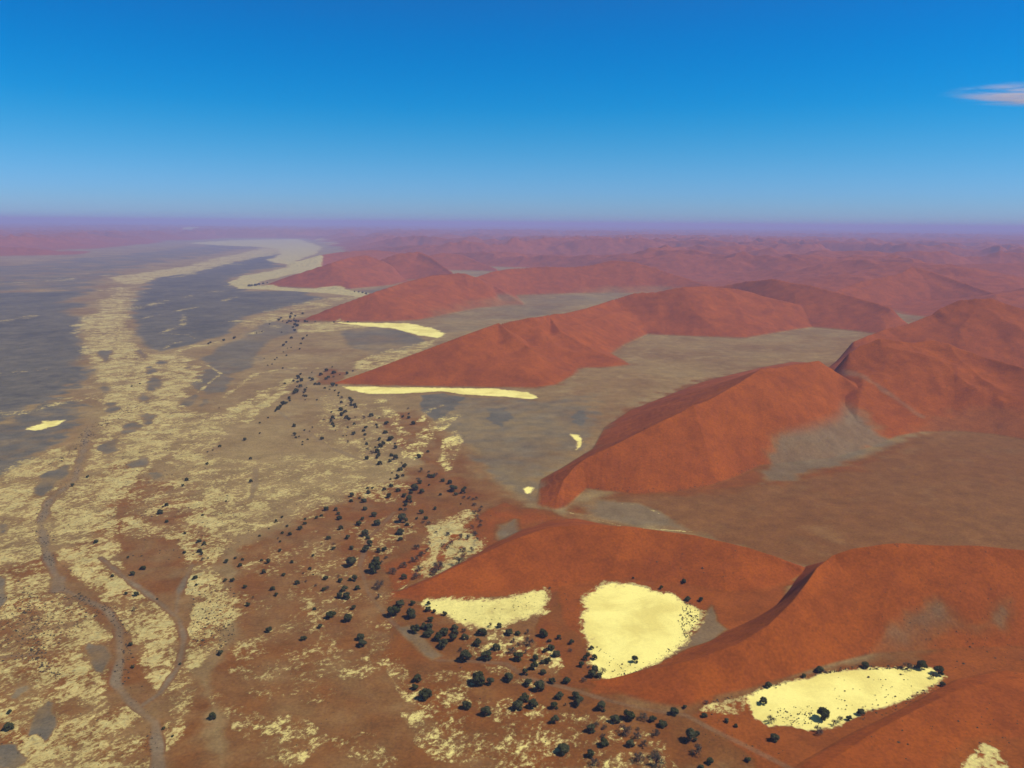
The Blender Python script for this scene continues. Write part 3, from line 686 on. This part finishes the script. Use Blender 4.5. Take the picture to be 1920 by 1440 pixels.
# positions read off the photograph: (origin x, origin y, magnification, "x,y,width[g]" list)
SURVEY = [
(480,560,8,"532,227,35 703,227,32 592,262,28 516,265,28 518,285,35 378,293,28 345,320,45 404,340,20 470,363,30 500,340,32 528,342,25 570,328,28 600,342,40 640,342,30 575,300,20 742,342,45 772,345,25 588,390,42 618,410,45 560,433,33 583,477,36 768,557,28 710,604,40 675,676,30 532,591,38 457,656,32 418,700,38 400,708,20 475,745,15 528,738,20 658,757,25 412,802,18 460,853,25 317,888,22 284,917,22 125,898,15 243,985,20 178,1000,18 404,1045,24 386,507,20 205,384,20 92,497,20 10,520,18 1380,352,28 1510,356,18 1170,354,25 890,348,20 1145,1028,22 1052,1080,55 975,1142,50 1170,1112,62 1085,1180,50 1050,1205,45 1165,1172,40g 1260,1140,20 1360,1125,50 1455,1088,25 1595,985,12 841,1107,18 672,1136,32 630,1187,60 685,1228,52 565,1236,32 626,1252,36 435,1277,32 668,1318,52 618,1318,24 806,1193,32 847,1218,55 890,1285,42 947,1281,45 1155,1300,65 1210,1302,35 1033,1343,32 1105,1362,22 1186,1381,28 1245,1418,34 762,1338,20 600,1395,70 575,1420,55 733,1385,45 723,1412,30"),
(480,650,4,"253,388,28 255,406,15 205,430,30 225,425,25 185,455,28 165,465,30 150,482,22 375,372,20 358,368,16 370,400,10 458,400,12 618,368,14 640,385,24g 703,388,22 718,415,32 715,440,22 740,436,26 748,453,22 640,418,22 677,443,15g 635,474,28 670,490,30 645,513,32 678,533,32 692,545,28 568,492,15 576,537,38 563,563,24 575,580,22 583,597,22 508,550,18g 286,595,26 422,608,18g 365,628,14 403,635,14g 288,660,26 300,682,16 325,675,12 388,697,14 350,715,12 348,735,12 496,690,28 91,534,13 30,572,13 30,650,13 865,515,38 808,535,26g 745,530,16g 925,537,12 737,583,22 735,653,28 690,606,14 902,590,22 910,607,15 825,607,26 808,631,22 818,660,22 815,694,10 980,576,32 970,643,30 688,717,24g 598,630,12g 655,670,10 680,668,10 1103,526,20 1147,505,15 1147,534,24 1178,575,36 1142,465,22g 1012,691,50 928,697,26 955,728,30 932,746,40 1043,728,14 1047,757,38 833,730,26 838,768,26g 896,757,16 910,787,34 872,795,34g 920,812,28 912,832,26 832,837,36 1015,815,28 1047,835,48 1003,860,24 928,877,42 1090,875,20g 1116,895,34 1080,923,46 1020,948,12 1060,978,42 1100,968,24 1010,995,14 1290,788,20 1221,826,34 1237,928,44g 1295,940,20g 1350,962,46g 1295,970,30 1322,974,34 1400,1003,38 1218,995,34g 1228,1018,34 1300,1038,16 1453,1020,46 1465,1048,20 1480,1070,62 1567,1062,28 1552,1090,44 1498,1105,36 1383,1110,22 1187,1060,66 1245,1088,44 1160,1098,28 1113,1118,40 1148,1150,64 1120,1185,38 1085,1220,24 1122,1224,30g 1000,1122,46 1067,1080,32 1013,1046,26 962,1072,28 1560,1132,26g 1600,1135,26g 1628,1145,26g 1655,1138,38g 1537,1180,12 1640,1185,34g 1693,1203,26g 1677,1225,38g 1635,1243,40g 1660,1270,26g 1665,1293,30g 1690,1310,28g 1620,1352,36g 1680,1345,32g 1640,1395,36g 1595,1425,30g 1535,1412,30g 1437,1405,28g 1350,1390,22g 1385,1365,16g 1347,1213,36 1240,1244,34 1207,1290,20 1272,1287,30 1252,1315,28g 1295,1325,30g 1105,1295,84 1133,1338,28 1168,1353,18g 1080,1392,60 837,1063,18 875,1062,18 843,1095,28 716,1117,34 714,1158,28 779,1137,18 808,1157,46 528,1220,34 600,1223,30 616,1254,26 626,1288,34 817,1217,38 884,1262,48 803,1290,38 773,1328,44 906,1325,56 637,1363,34 818,1405,60 838,1433,40 690,1432,40 545,1436,34 491,1269,22 455,1284,28 371,1294,18 365,1328,24 335,1364,34 197,1280,18 150,1311,24 235,1347,18 200,1398,20 254,1409,26 98,1365,10 28,1420,16"),
(560,960,4,"763,208,34 530,243,52 507,283,60 400,270,42 265,238,20g 262,276,26 603,292,42 645,285,34 110,328,20 172,238,14g 388,385,96 610,378,50g 585,355,56 580,425,105 655,345,30g 705,445,74g 780,405,66g 792,488,52 905,422,66g 872,362,66g 925,318,60g 970,285,34g 885,265,56g 885,480,80g 1080,245,40g 1140,232,42g 1118,265,38g 1230,285,60g 1295,285,50g 1200,365,95g 1235,320,30g 1050,415,100g 1020,455,66g 1215,195,40g 1270,195,36g 1330,165,44g 1120,165,40g 1340,205,30g 980,235,24g 83,427,22 35,460,16g 55,520,20g 110,470,10 203,497,38 300,483,24g 313,517,34 418,503,50 385,507,26 130,553,20g 215,570,40g 185,582,30 343,582,62 440,573,46 606,553,90g 600,637,52g 308,632,48 368,635,62 118,728,24 413,720,40 243,778,70 365,800,72 162,862,32 763,690,76 855,685,50 712,758,92 840,772,84 973,686,40 972,733,48 1018,748,36 1093,765,42 38,950,46 460,938,66 478,988,72 880,885,76 940,860,50 988,810,48 985,870,64 975,910,80 1090,900,80 1045,945,70 1172,865,58 1168,912,58 1155,950,64 1092,1000,84 1238,890,44g 1250,938,58 1370,908,80 1435,848,44g 1503,852,46 1580,905,62 1645,910,46 1715,902,44g 1833,918,70 1340,985,62 1610,968,44g 1650,995,36g 1730,975,80g 1878,967,36 1485,1015,72 1210,1035,44g 1252,1092,98 1405,1082,94 1600,1045,70g 1702,1050,38g 1645,1092,74 1890,1020,56 1850,1042,40 1775,1100,60 1765,1165,68 1870,1118,56 1830,1128,36 1695,1208,54 1836,1205,50 1568,1245,80 1345,1262,110 1440,1278,66 888,1255,66 870,1315,54 952,1375,94 1722,1283,72 1805,1312,90 1905,1270,50 1695,1395,76"),
(960,1080,4,"350,466,34 446,501,46 435,557,40g 335,587,58 410,785,60 595,540,38 565,590,40 548,620,40 618,612,46 523,668,50 577,683,22g 620,705,56 680,710,56g 600,742,70 655,748,50 540,780,50g 918,631,56 355,900,68 478,905,60 500,952,86 313,978,66 158,968,78 42,977,90 670,985,80 870,1052,92 772,1075,78 988,1060,70g 1056,1078,56 1128,1112,64 1215,1022,66 320,1087,74 398,965,24g 590,1150,74 630,1118,50g 692,1138,44g 685,1200,34g 688,1252,76 850,1160,92g 943,1150,28g 940,1205,72g 887,1257,68 992,1265,66g 1078,1185,68g 1335,1212,105 1385,1185,44 1385,1312,98g 373,1300,102 588,1340,62 620,1405,76g 955,1370,92g 1075,1350,76g 1080,1400,120g 1487,1395,58 1767,1382,46 1443,1048,34 1612,1088,34 1678,1125,24 1455,948,30g 1295,985,28 1415,1435,40 1288,38,38 1120,92,28 1318,172,46 1418,182,40 910,15,14 285,92,20g"),
(1280,960,3,"1028,865,44 1265,872,56g 1345,868,50 1437,898,54 772,890,44 483,975,38 452,1068,46 497,1170,50g 780,1145,78 760,1232,62g 1003,1128,42 937,1162,30 885,1170,36g 848,1187,40g 1462,975,24 1410,925,36g 678,922,24 515,1275,50"),
(0,870,2.527,"868,102,12 885,75,16 790,195,16 773,203,8 759,230,26 790,273,14 416,62,12 344,102,14 1189,83,14 1072,177,8 960,243,10 875,328,14 943,368,20 968,380,18 945,415,20 955,425,16 873,420,14 963,452,18g 985,447,12g 456,370,18 608,443,10 676,496,22 628,521,24 533,531,12 925,541,22 931,573,10 597,615,14 646,617,26 636,690,20g 746,640,8 1068,553,16 1103,553,18 1075,463,20 1116,447,12 1150,453,12 1138,482,18 1161,583,18 1174,666,26 1200,633,14g 1250,514,24 1240,457,12 1272,465,26 1383,465,16 1344,525,18 1292,593,22 1310,621,18 1328,411,14 1318,353,12g 1328,368,10 1409,564,24 1276,788,30 1045,897,28 1010,1198,34 628,962,16 619,857,16 777,1253,12 819,1290,10 855,948,10 45,1247,40 48,1177,18 "),
(0,560,4,"1833,1058,24 1650,1108,20 1880,1200,20 1597,1137,10 1558,1150,10 1555,1240,20 1680,313,18 1580,330,14 1760,296,20 1565,338,14 990,658,12 1050,638,10"),
(440,400,4,"110,545,20 130,543,16 155,540,22 180,535,18 215,528,14 245,522,10 900,588,10 930,592,10 960,597,14 985,603,16"),
(0,0,1,"874,1324,19 911,1335,20"),
]
TR = []
for ox, oy, mg, s in SURVEY:
    for tok in s.split():
        g = tok.endswith('g'); a, b, c = map(float, tok.rstrip('g').split(','))
        TR.append((ox+a/mg, oy+b/mg, c/mg, 'grey' if g else 'green'))
# landmarks the trees stand by
AREAS = [
("by the farthest pointed dune across the valley",475,534),("on the far pale salt strip",672,549),
("around the tip of the ribbed dune",550,600),("on the salt strip below the ribbed dune",650,604),("along the far dry channel",400,640),
("at the upper bend of the dry stream",560,632),("at the sharp loop of the dry stream",515,675),
("just above the dark triangular dune's tip",615,698),("below the loop, left of the triangular dune",560,712),("just under the dark triangular dune's tip",620,725),
("in the dark row running down left",525,762),("on the plain below that dark row",555,815),("in the upper end of the long grove",645,765),
("in the grove's second stretch",665,790),("on bare sand left of the grove",600,808),("on salt streaks below the long strip",765,780),
("in the grove halfway down",705,815),("in the dense middle of the grove",725,855),("on red sand right of the grove",790,850),
("where the grove bends right",755,885),("in the line curving towards the dune tip",815,895),("in the dark clump before the curved line's end",855,918),
("in the thicket on the open sand",770,930),("on open sand in mid plain",690,945),("in the grey belt at the bushy pan's edge",895,955),
("on the upper right of the bushy pan",890,990),("on the bushy pan itself",865,1015),("at the bushy pan's lower left edge",790,1045),
("beside the two biggest mid-plain trees",755,970),("left of the bushy pan",735,1010),("in the scattered band on mid red sand",635,965),
("at the left end of the scattered band",555,985),("around the two stacked pairs of trees",685,1015),("left of the bushy pan's pairs",625,1020),
("on the open red plain's left side",520,1045),("among the pair-forming trees on red sand",650,1060),("on red sand beside the sandy track",705,1080),
("around the joined pair below the track",650,1115),("on red sand left of the first pan",620,1160),("by the two touching dark trees",678,1200),
("just left of the ragged pan's tip",755,1145),("on the ragged pan's left tip",808,1140),("in the thicket under the ragged pan",812,1185),
("in the clump under that thicket",848,1190),("along the ragged pan's lower edge",920,1180),("below the ragged pan's lower edge",880,1230),
("between the ragged and round pans",975,1185),("in the middle of the lower grove",975,1230),("in the lower grove near the round pan",1025,1225),
("at the round pan's left shore",1105,1220),("at the round pan's bottom left corner",1115,1262),("on the floor of the round pan",1190,1238),
("above the round pan's right shore",1300,1115),("along the pale patch in the bottom centre",905,1275),("by the small pale blotch, bottom centre",790,1290),
("on sand just above the sandy path",985,1270),("right beside the sandy path",1050,1275),("below the path's left half",985,1320),
("just under the path's middle",1050,1315),("in the bottom cluster on red sand",1120,1365),("where the path passes the big dune's toe",1180,1345),
("in the grey bottom cluster",1190,1385),("near the bottom edge",1080,1425),("by the sandy path's lower right end",1320,1390),
("at the big dune's toe",1265,1335),("on the long pan's left rim",1430,1290),("left of the long pan's pale fringe",1370,1350),
("on the long pan's far shore",1560,1252),("at the long pan's far right corner",1730,1258),("on the long pan's floor",1540,1340),
("on the long pan's near shore",1590,1345),("on bare sand below the long pan",1420,1400),("at the bottom left corner",20,1350),
("on the left river bed's salt",240,1080),("in the mid salt plain by the wash",300,950),("near the centre of the left salt plain",370,1020),
("on the left plain near the red sand",430,1090),("along the lower left wash",300,1300),("at the salt plain's ragged lower border",405,1260),
("on tan sand left of mid plain",470,880),("on the tan plain under the pale streaks",420,840),("on the pale upper river bed",255,722),
("on the upper wash at far left",150,905),
]
ORD = 'first second third fourth fifth sixth seventh eighth ninth tenth eleventh twelfth thirteenth fourteenth fifteenth sixteenth seventeenth eighteenth nineteenth twentieth'.split()
def plant():
    px = np.array([t[0] for t in TR]); py = np.array([t[1] for t in TR]); wp = np.array([t[2] for t in TR]); kd = np.array([t[3] for t in TR])
    X, Y, Z = on_land_many(px, py+wp*.22)
    wid = wp*np.sqrt(X**2+Y**2+(H-Z)**2)/F*np.where(wp < 9, 1.32, 1.1)
    order = np.argsort(-wp); g_keep = [i for i in order if kd[i] == 'green'][:298]; r_keep = [i for i in order if kd[i] == 'grey'][:298]
    keep = set(g_keep) | set(r_keep)
    ai = [int(np.argmin([(px[i]-a[1])**2+((py[i]-a[2])*1.6)**2 for a in AREAS])) for i in range(len(TR))]
    groups = {}
    for i in keep:
        size = 'big' if wid[i] > 9.5 else ('small' if wid[i] < 6.0 else '')
        groups.setdefault((ai[i], kd[i], size), []).append(i)
    labels = {}
    for (a, k, size), m in groups.items():
        m.sort(key=lambda i: px[i])
        colr = 'dark green' if k == 'green' else 'grey half bare'
        d = (size+' ' if size else 'middling ')+colr+' thorn tree'
        others = [i for i in keep if ai[i] == a]
        for n, i in enumerate(m):
            if len(m) == 1: l = 'the only '+d+' '+AREAS[a][0]
            elif n == 0: l = 'leftmost '+d+' '+AREAS[a][0]
            elif n == len(m)-1: l = 'rightmost '+d+' '+AREAS[a][0]
            else: l = ORD[n]+' '+d.replace('half bare', 'bare').replace('middling ','')+' from left '+AREAS[a][0]
            l = l.replace('grey half bare thorn tree', 'grey bare tree') if len(l.split()) > 15 else l
            labels[i] = l.replace(' thorn tree', ' tree') if len(l.split()) > 16 else l
    r = np.random.default_rng(5)
    for i in sorted(keep):
        tm, cm = PROTO[kd[i]][int(r.integers(len(PROTO[kd[i]])))]
        e = bpy.data.objects.new('thorn_tree' if kd[i] == 'green' else 'bare_tree', None); COL.objects.link(e)
        e.location = (X[i], Y[i], Z[i]-.05); e.rotation_euler = (0, 0, r.uniform(0, 6.28))
        s = wid[i]; e.scale = (s*r.uniform(.9,1.1), s*r.uniform(.85,1.1), s*r.uniform(.85,1.15)); e.empty_display_size = .1
        e['label'] = labels[i]; e['category'] = 'tree'; e['group'] = 'thorn trees scattered over the river plain' if kd[i] == 'green' else 'grey bare trees scattered over the river plain'
        for nm, me in (('trunk', tm), ('crown', cm)):
            o = bpy.data.objects.new(nm, me); COL.objects.link(o); o.parent = e
    rest = [i for i in range(len(TR)) if i not in keep]
    parts = []
    for i in rest:
        _, cm = PROTO[kd[i]][int(r.integers(3))]
        V = np.array([v.co[:] for v in cm.vertices]); Fc = np.array([p.vertices[:] for p in cm.polygons])
        parts.append((V*wid[i]+np.array([X[i], Y[i], Z[i]]), Fc))
    if parts:
        V, Fc = join(parts); o = bpy.data.objects.new('distant_trees', mesh('distant_trees', V, Fc, M_GREEN)); COL.objects.link(o)
        o['kind'] = 'stuff'; o['label'] = 'smallest and most distant dark trees dotted over the plain'; o['category'] = 'trees'
    print('TREES', len(TR), 'things', len(keep), 'green', int((kd == 'green').sum()), flush=True)
plant()

# low desert scrub nobody could count
SCRUB = [  # (count, spread px, size m, polyline or polygon in photo px)
 ('b',330,6,1.1,[(165,790),(155,840),(140,895),(92,938),(70,980),(78,1030)]), ('b',200,7,1.2,[(118,1105),(160,1125),(200,1142),(236,1180),(236,1230),(225,1280)]),
 ('b',260,8,1.2,[(48,1100),(60,1150),(66,1200),(70,1240),(110,1270)]), ('b',90,6,1.1,[(155,1080),(90,1050),(95,1000)]),
 ('p',560,0,1.0,[(0,1120),(60,1110),(110,1150),(120,1200),(60,1235),(0,1240)]), ('p',260,0,1.0,[(60,1110),(140,1110),(200,1150),(130,1200)]),
 ('p',500,0,1.0,[(350,1090),(440,1100),(440,1200),(400,1230),(360,1200)]), ('p',400,0,.95,[(240,960),(440,900),(480,1000),(400,1060),(250,1050)]),
 ('p',260,0,.9,[(120,900),(240,900),(230,1000),(120,1000)]),
 ('p',420,0,1.1,[(200,830),(420,740),(400,880),(260,980)]), ('p',220,0,1.2,[(210,600),(250,600),(290,700),(240,740),(190,700)]),
 ('b',300,7,1.5,[(260,760),(200,790),(150,830),(100,870)]),
 ('p',200,0,.8,[(1285,1125),(1310,1140),(1308,1172),(1285,1197),(1270,1160)]), ('b',70,4,.7,[(1300,1180),(1260,1218),(1200,1258),(1160,1268)]),
 ('p',60,0,.7,[(1110,1200),(1160,1240),(1220,1240),(1150,1268)]), ('b',190,3,.9,[(1530,1262),(1600,1252),(1680,1252),(1720,1250)]),
 ('b',70,5,.9,[(1600,1348),(1680,1328),(1720,1305),(1760,1285)]), ('p',80,0,.8,[(1440,1330),(1520,1320),(1540,1360),(1470,1360)]),
 ('p',45,0,.8,[(1560,1262),(1720,1260),(1700,1310),(1560,1345)]), ('b',80,3,.8,[(1330,1318),(1400,1300),(1480,1278)]),
 ('p',110,0,.8,[(1540,1380),(1640,1350),(1920,1290),(1920,1400),(1700,1430)]), ('p',120,0,.8,[(1700,1180),(1920,1180),(1920,1280),(1780,1260)]),
 ('p',170,0,.75,[(1540,1080),(1900,1080),(1900,1160),(1600,1210)]), ('p',160,0,.75,[(1130,1010),(1400,1035),(1400,1090),(1150,1060)]),
 ('p',150,0,.9,[(1060,900),(1400,860),(1440,880),(1300,922),(1080,915)]), ('b',260,4,.9,[(1110,916),(1200,922),(1280,917),(1340,905),(1400,880),(1440,845)]), ('p',90,0,1.0,[(1100,840),(1400,720),(1480,760),(1200,880)]),
 ('p',140,0,.7,[(470,1240),(900,1240),(1100,1420),(500,1430)]), ('p',110,0,.8,[(420,860),(700,800),(760,960),(440,1000)]),
 ('p',90,0,.9,[(640,730),(900,760),(880,860),(680,800)]), ('p',60,0,.8,[(880,900),(930,960),(900,1010),(870,960)]),
 ('p',60,0,.7,[(960,1080),(1080,1110),(1060,1180),(960,1140)]), ('p',200,0,.7,[(0,1260),(280,1260),(300,1440),(0,1440)]),
 ('b',60,6,.8,[(270,1440),(285,1380),(330,1350)]), ('p',70,0,1.0,[(700,690),(1000,640),(1060,700),(900,715)]),
 ('p',50,0,.7,[(1310,1330),(1500,1370),(1500,1440),(1300,1400)]), ('p',60,0,.7,[(790,1130),(1020,1115),(1000,1160),(850,1175)]),
]
def scrub():
    r = np.random.default_rng(21); PX, PY, S = [], [], []
    for kind, n, sp, sz_, pts in SCRUB:
        p = np.array(pts, float)
        if kind == 'b':
            k = r.integers(0, len(p)-1, n); t = r.uniform(0, 1, (n,1)); q = p[k]*(1-t)+p[k+1]*t + r.normal(size=(n,2))*np.array([sp, sp*.7])
        else:
            lo, hi = p.min(0), p.max(0); q = r.uniform(lo, hi, (n*3, 2)); q = q[poly_sd(q, p) > 0][:n]
        PX += list(q[:,0]); PY += list(q[:,1]); S += list(sz_*np.exp(r.normal(size=len(q))*.35))
    PX = np.array(PX); PY = np.array(PY); S = np.array(S)*.72
    X, Y, Z = on_land_many(PX, PY)
    n = len(X); oct_ = np.array([[1,0,.1],[.3,.9,.15],[-.8,.6,.1],[-.8,-.6,.1],[.3,-.9,.15],[0.1,0,.95]])
    base = oct_[None]*r.uniform(.65,1.2,(n,6,1))*S[:,None,None]
    th = r.uniform(0, 6.28, n); c, s = np.cos(th)[:,None], np.sin(th)[:,None]
    V = np.stack([base[:,:,0]*c-base[:,:,1]*s+X[:,None], base[:,:,0]*s+base[:,:,1]*c+Y[:,None], base[:,:,2]*.8+Z[:,None]-.12], -1).reshape(-1,3)
    tri = np.array([[0,1,5],[1,2,5],[2,3,5],[3,4,5],[4,0,5]])
    Fc = (tri[None]+np.arange(n)[:,None,None]*6).reshape(-1,3)
    o = bpy.data.objects.new('desert_scrub', mesh('desert_scrub', V, Fc, M_SHRUB)); COL.objects.link(o)
    o['kind'] = 'stuff'; o['label'] = 'tiny dark bushes and grass tufts speckling the river plain'; o['category'] = 'scrub'
scrub()

# ------------------------------------------------------------------ haze
def haze():
    me = bpy.data.meshes.new('haze'); s = 131000.0; b, tp = -30.0, 485.0
    v = [(-s,-s,b),(s,-s,b),(s,s,b),(-s,s,b),(-s,-s,tp),(s,-s,tp),(s,s,tp),(-s,s,tp)]
    f = [(0,3,2,1),(4,5,6,7),(0,1,5,4),(1,2,6,5),(2,3,7,6),(3,0,4,7)]
    me.from_pydata(v, [], f); o = bpy.data.objects.new('haze', me); COL.objects.link(o)
    o['kind'] = 'stuff'; o['label'] = 'pale blue purple haze thickening over the distant dunes'; o['category'] = 'haze'
    m = bpy.data.materials.new('haze'); m.use_nodes = True; t = m.node_tree; t.nodes.clear()
    pv = N(t, 'ShaderNodeVolumePrincipled', ins={'Color': (.50,.56,.97,1), 'Density': 5.9e-5, 'Anisotropy': 0.0})
    out = N(t, 'ShaderNodeOutputMaterial'); t.links.new(pv.outputs[0], out.inputs['Volume'])
    me.materials.append(m)
haze()

def cloud():
    me = bpy.data.meshes.new('cloud'); r = np.random.default_rng(3); nu, nv = 36, 16; V = []
    for j in range(nv+1):
        ph = math.pi*j/nv
        for i in range(nu):
            th = 2*math.pi*i/nu; k = 1+.18*float(vnoise(np.array([math.cos(th)*2+j*.3]), np.array([math.sin(th)*2]), 5)[0])
            V.append((2600*k*math.sin(ph)*math.cos(th), 900*k*math.sin(ph)*math.sin(th), 330*k*math.cos(ph)))
    me.from_pydata(V, [], [(j*nu+i, (j+1)*nu+i, (j+1)*nu+(i+1)%nu, j*nu+(i+1)%nu) for j in range(nv) for i in range(nu)])
    o = bpy.data.objects.new('cloud', me); COL.objects.link(o)
    d = ray(1965, 176); d = d/np.linalg.norm(d); o.location = Vector((0, 0, H)) + Vector(d)*24000
    o.rotation_euler = (0, math.radians(3), math.radians(-30))
    o['kind'] = 'stuff'; o['label'] = 'thin pinkish white cloud at the right edge of the sky'; o['category'] = 'cloud'
    m = bpy.data.materials.new('cloud'); m.use_nodes = True; t = m.node_tree; t.nodes.clear()
    tc = N(t, 'ShaderNodeTexCoord'); mp = N(t, 'ShaderNodeMapping', ins={'Scale': (1/2600, 1/900, 1/330)}); t.links.new(tc.outputs['Object'], mp.inputs[0])
    ln = N(t, 'ShaderNodeVectorMath', operation='LENGTH'); t.links.new(mp.outputs[0], ln.inputs[0])
    mp2 = N(t, 'ShaderNodeMapping', ins={'Scale': (1/1500, 1/700, 1/170)}); t.links.new(tc.outputs['Object'], mp2.inputs[0])
    n = noise(t, mp2.outputs[0], 1.3, 5, .6, .5)
    dens = math_(t, 'MULTIPLY', mapr(t, ln.outputs['Value'], .95, .25), mapr(t, n, .42, .75))
    pv = N(t, 'ShaderNodeVolumePrincipled', ins={'Color': (.98,.93,.96,1)}); t.links.new(math_(t, 'MULTIPLY', dens, .006), pv.inputs['Density'])
    out = N(t, 'ShaderNodeOutputMaterial'); t.links.new(pv.outputs[0], out.inputs['Volume']); me.materials.append(m)
cloud()
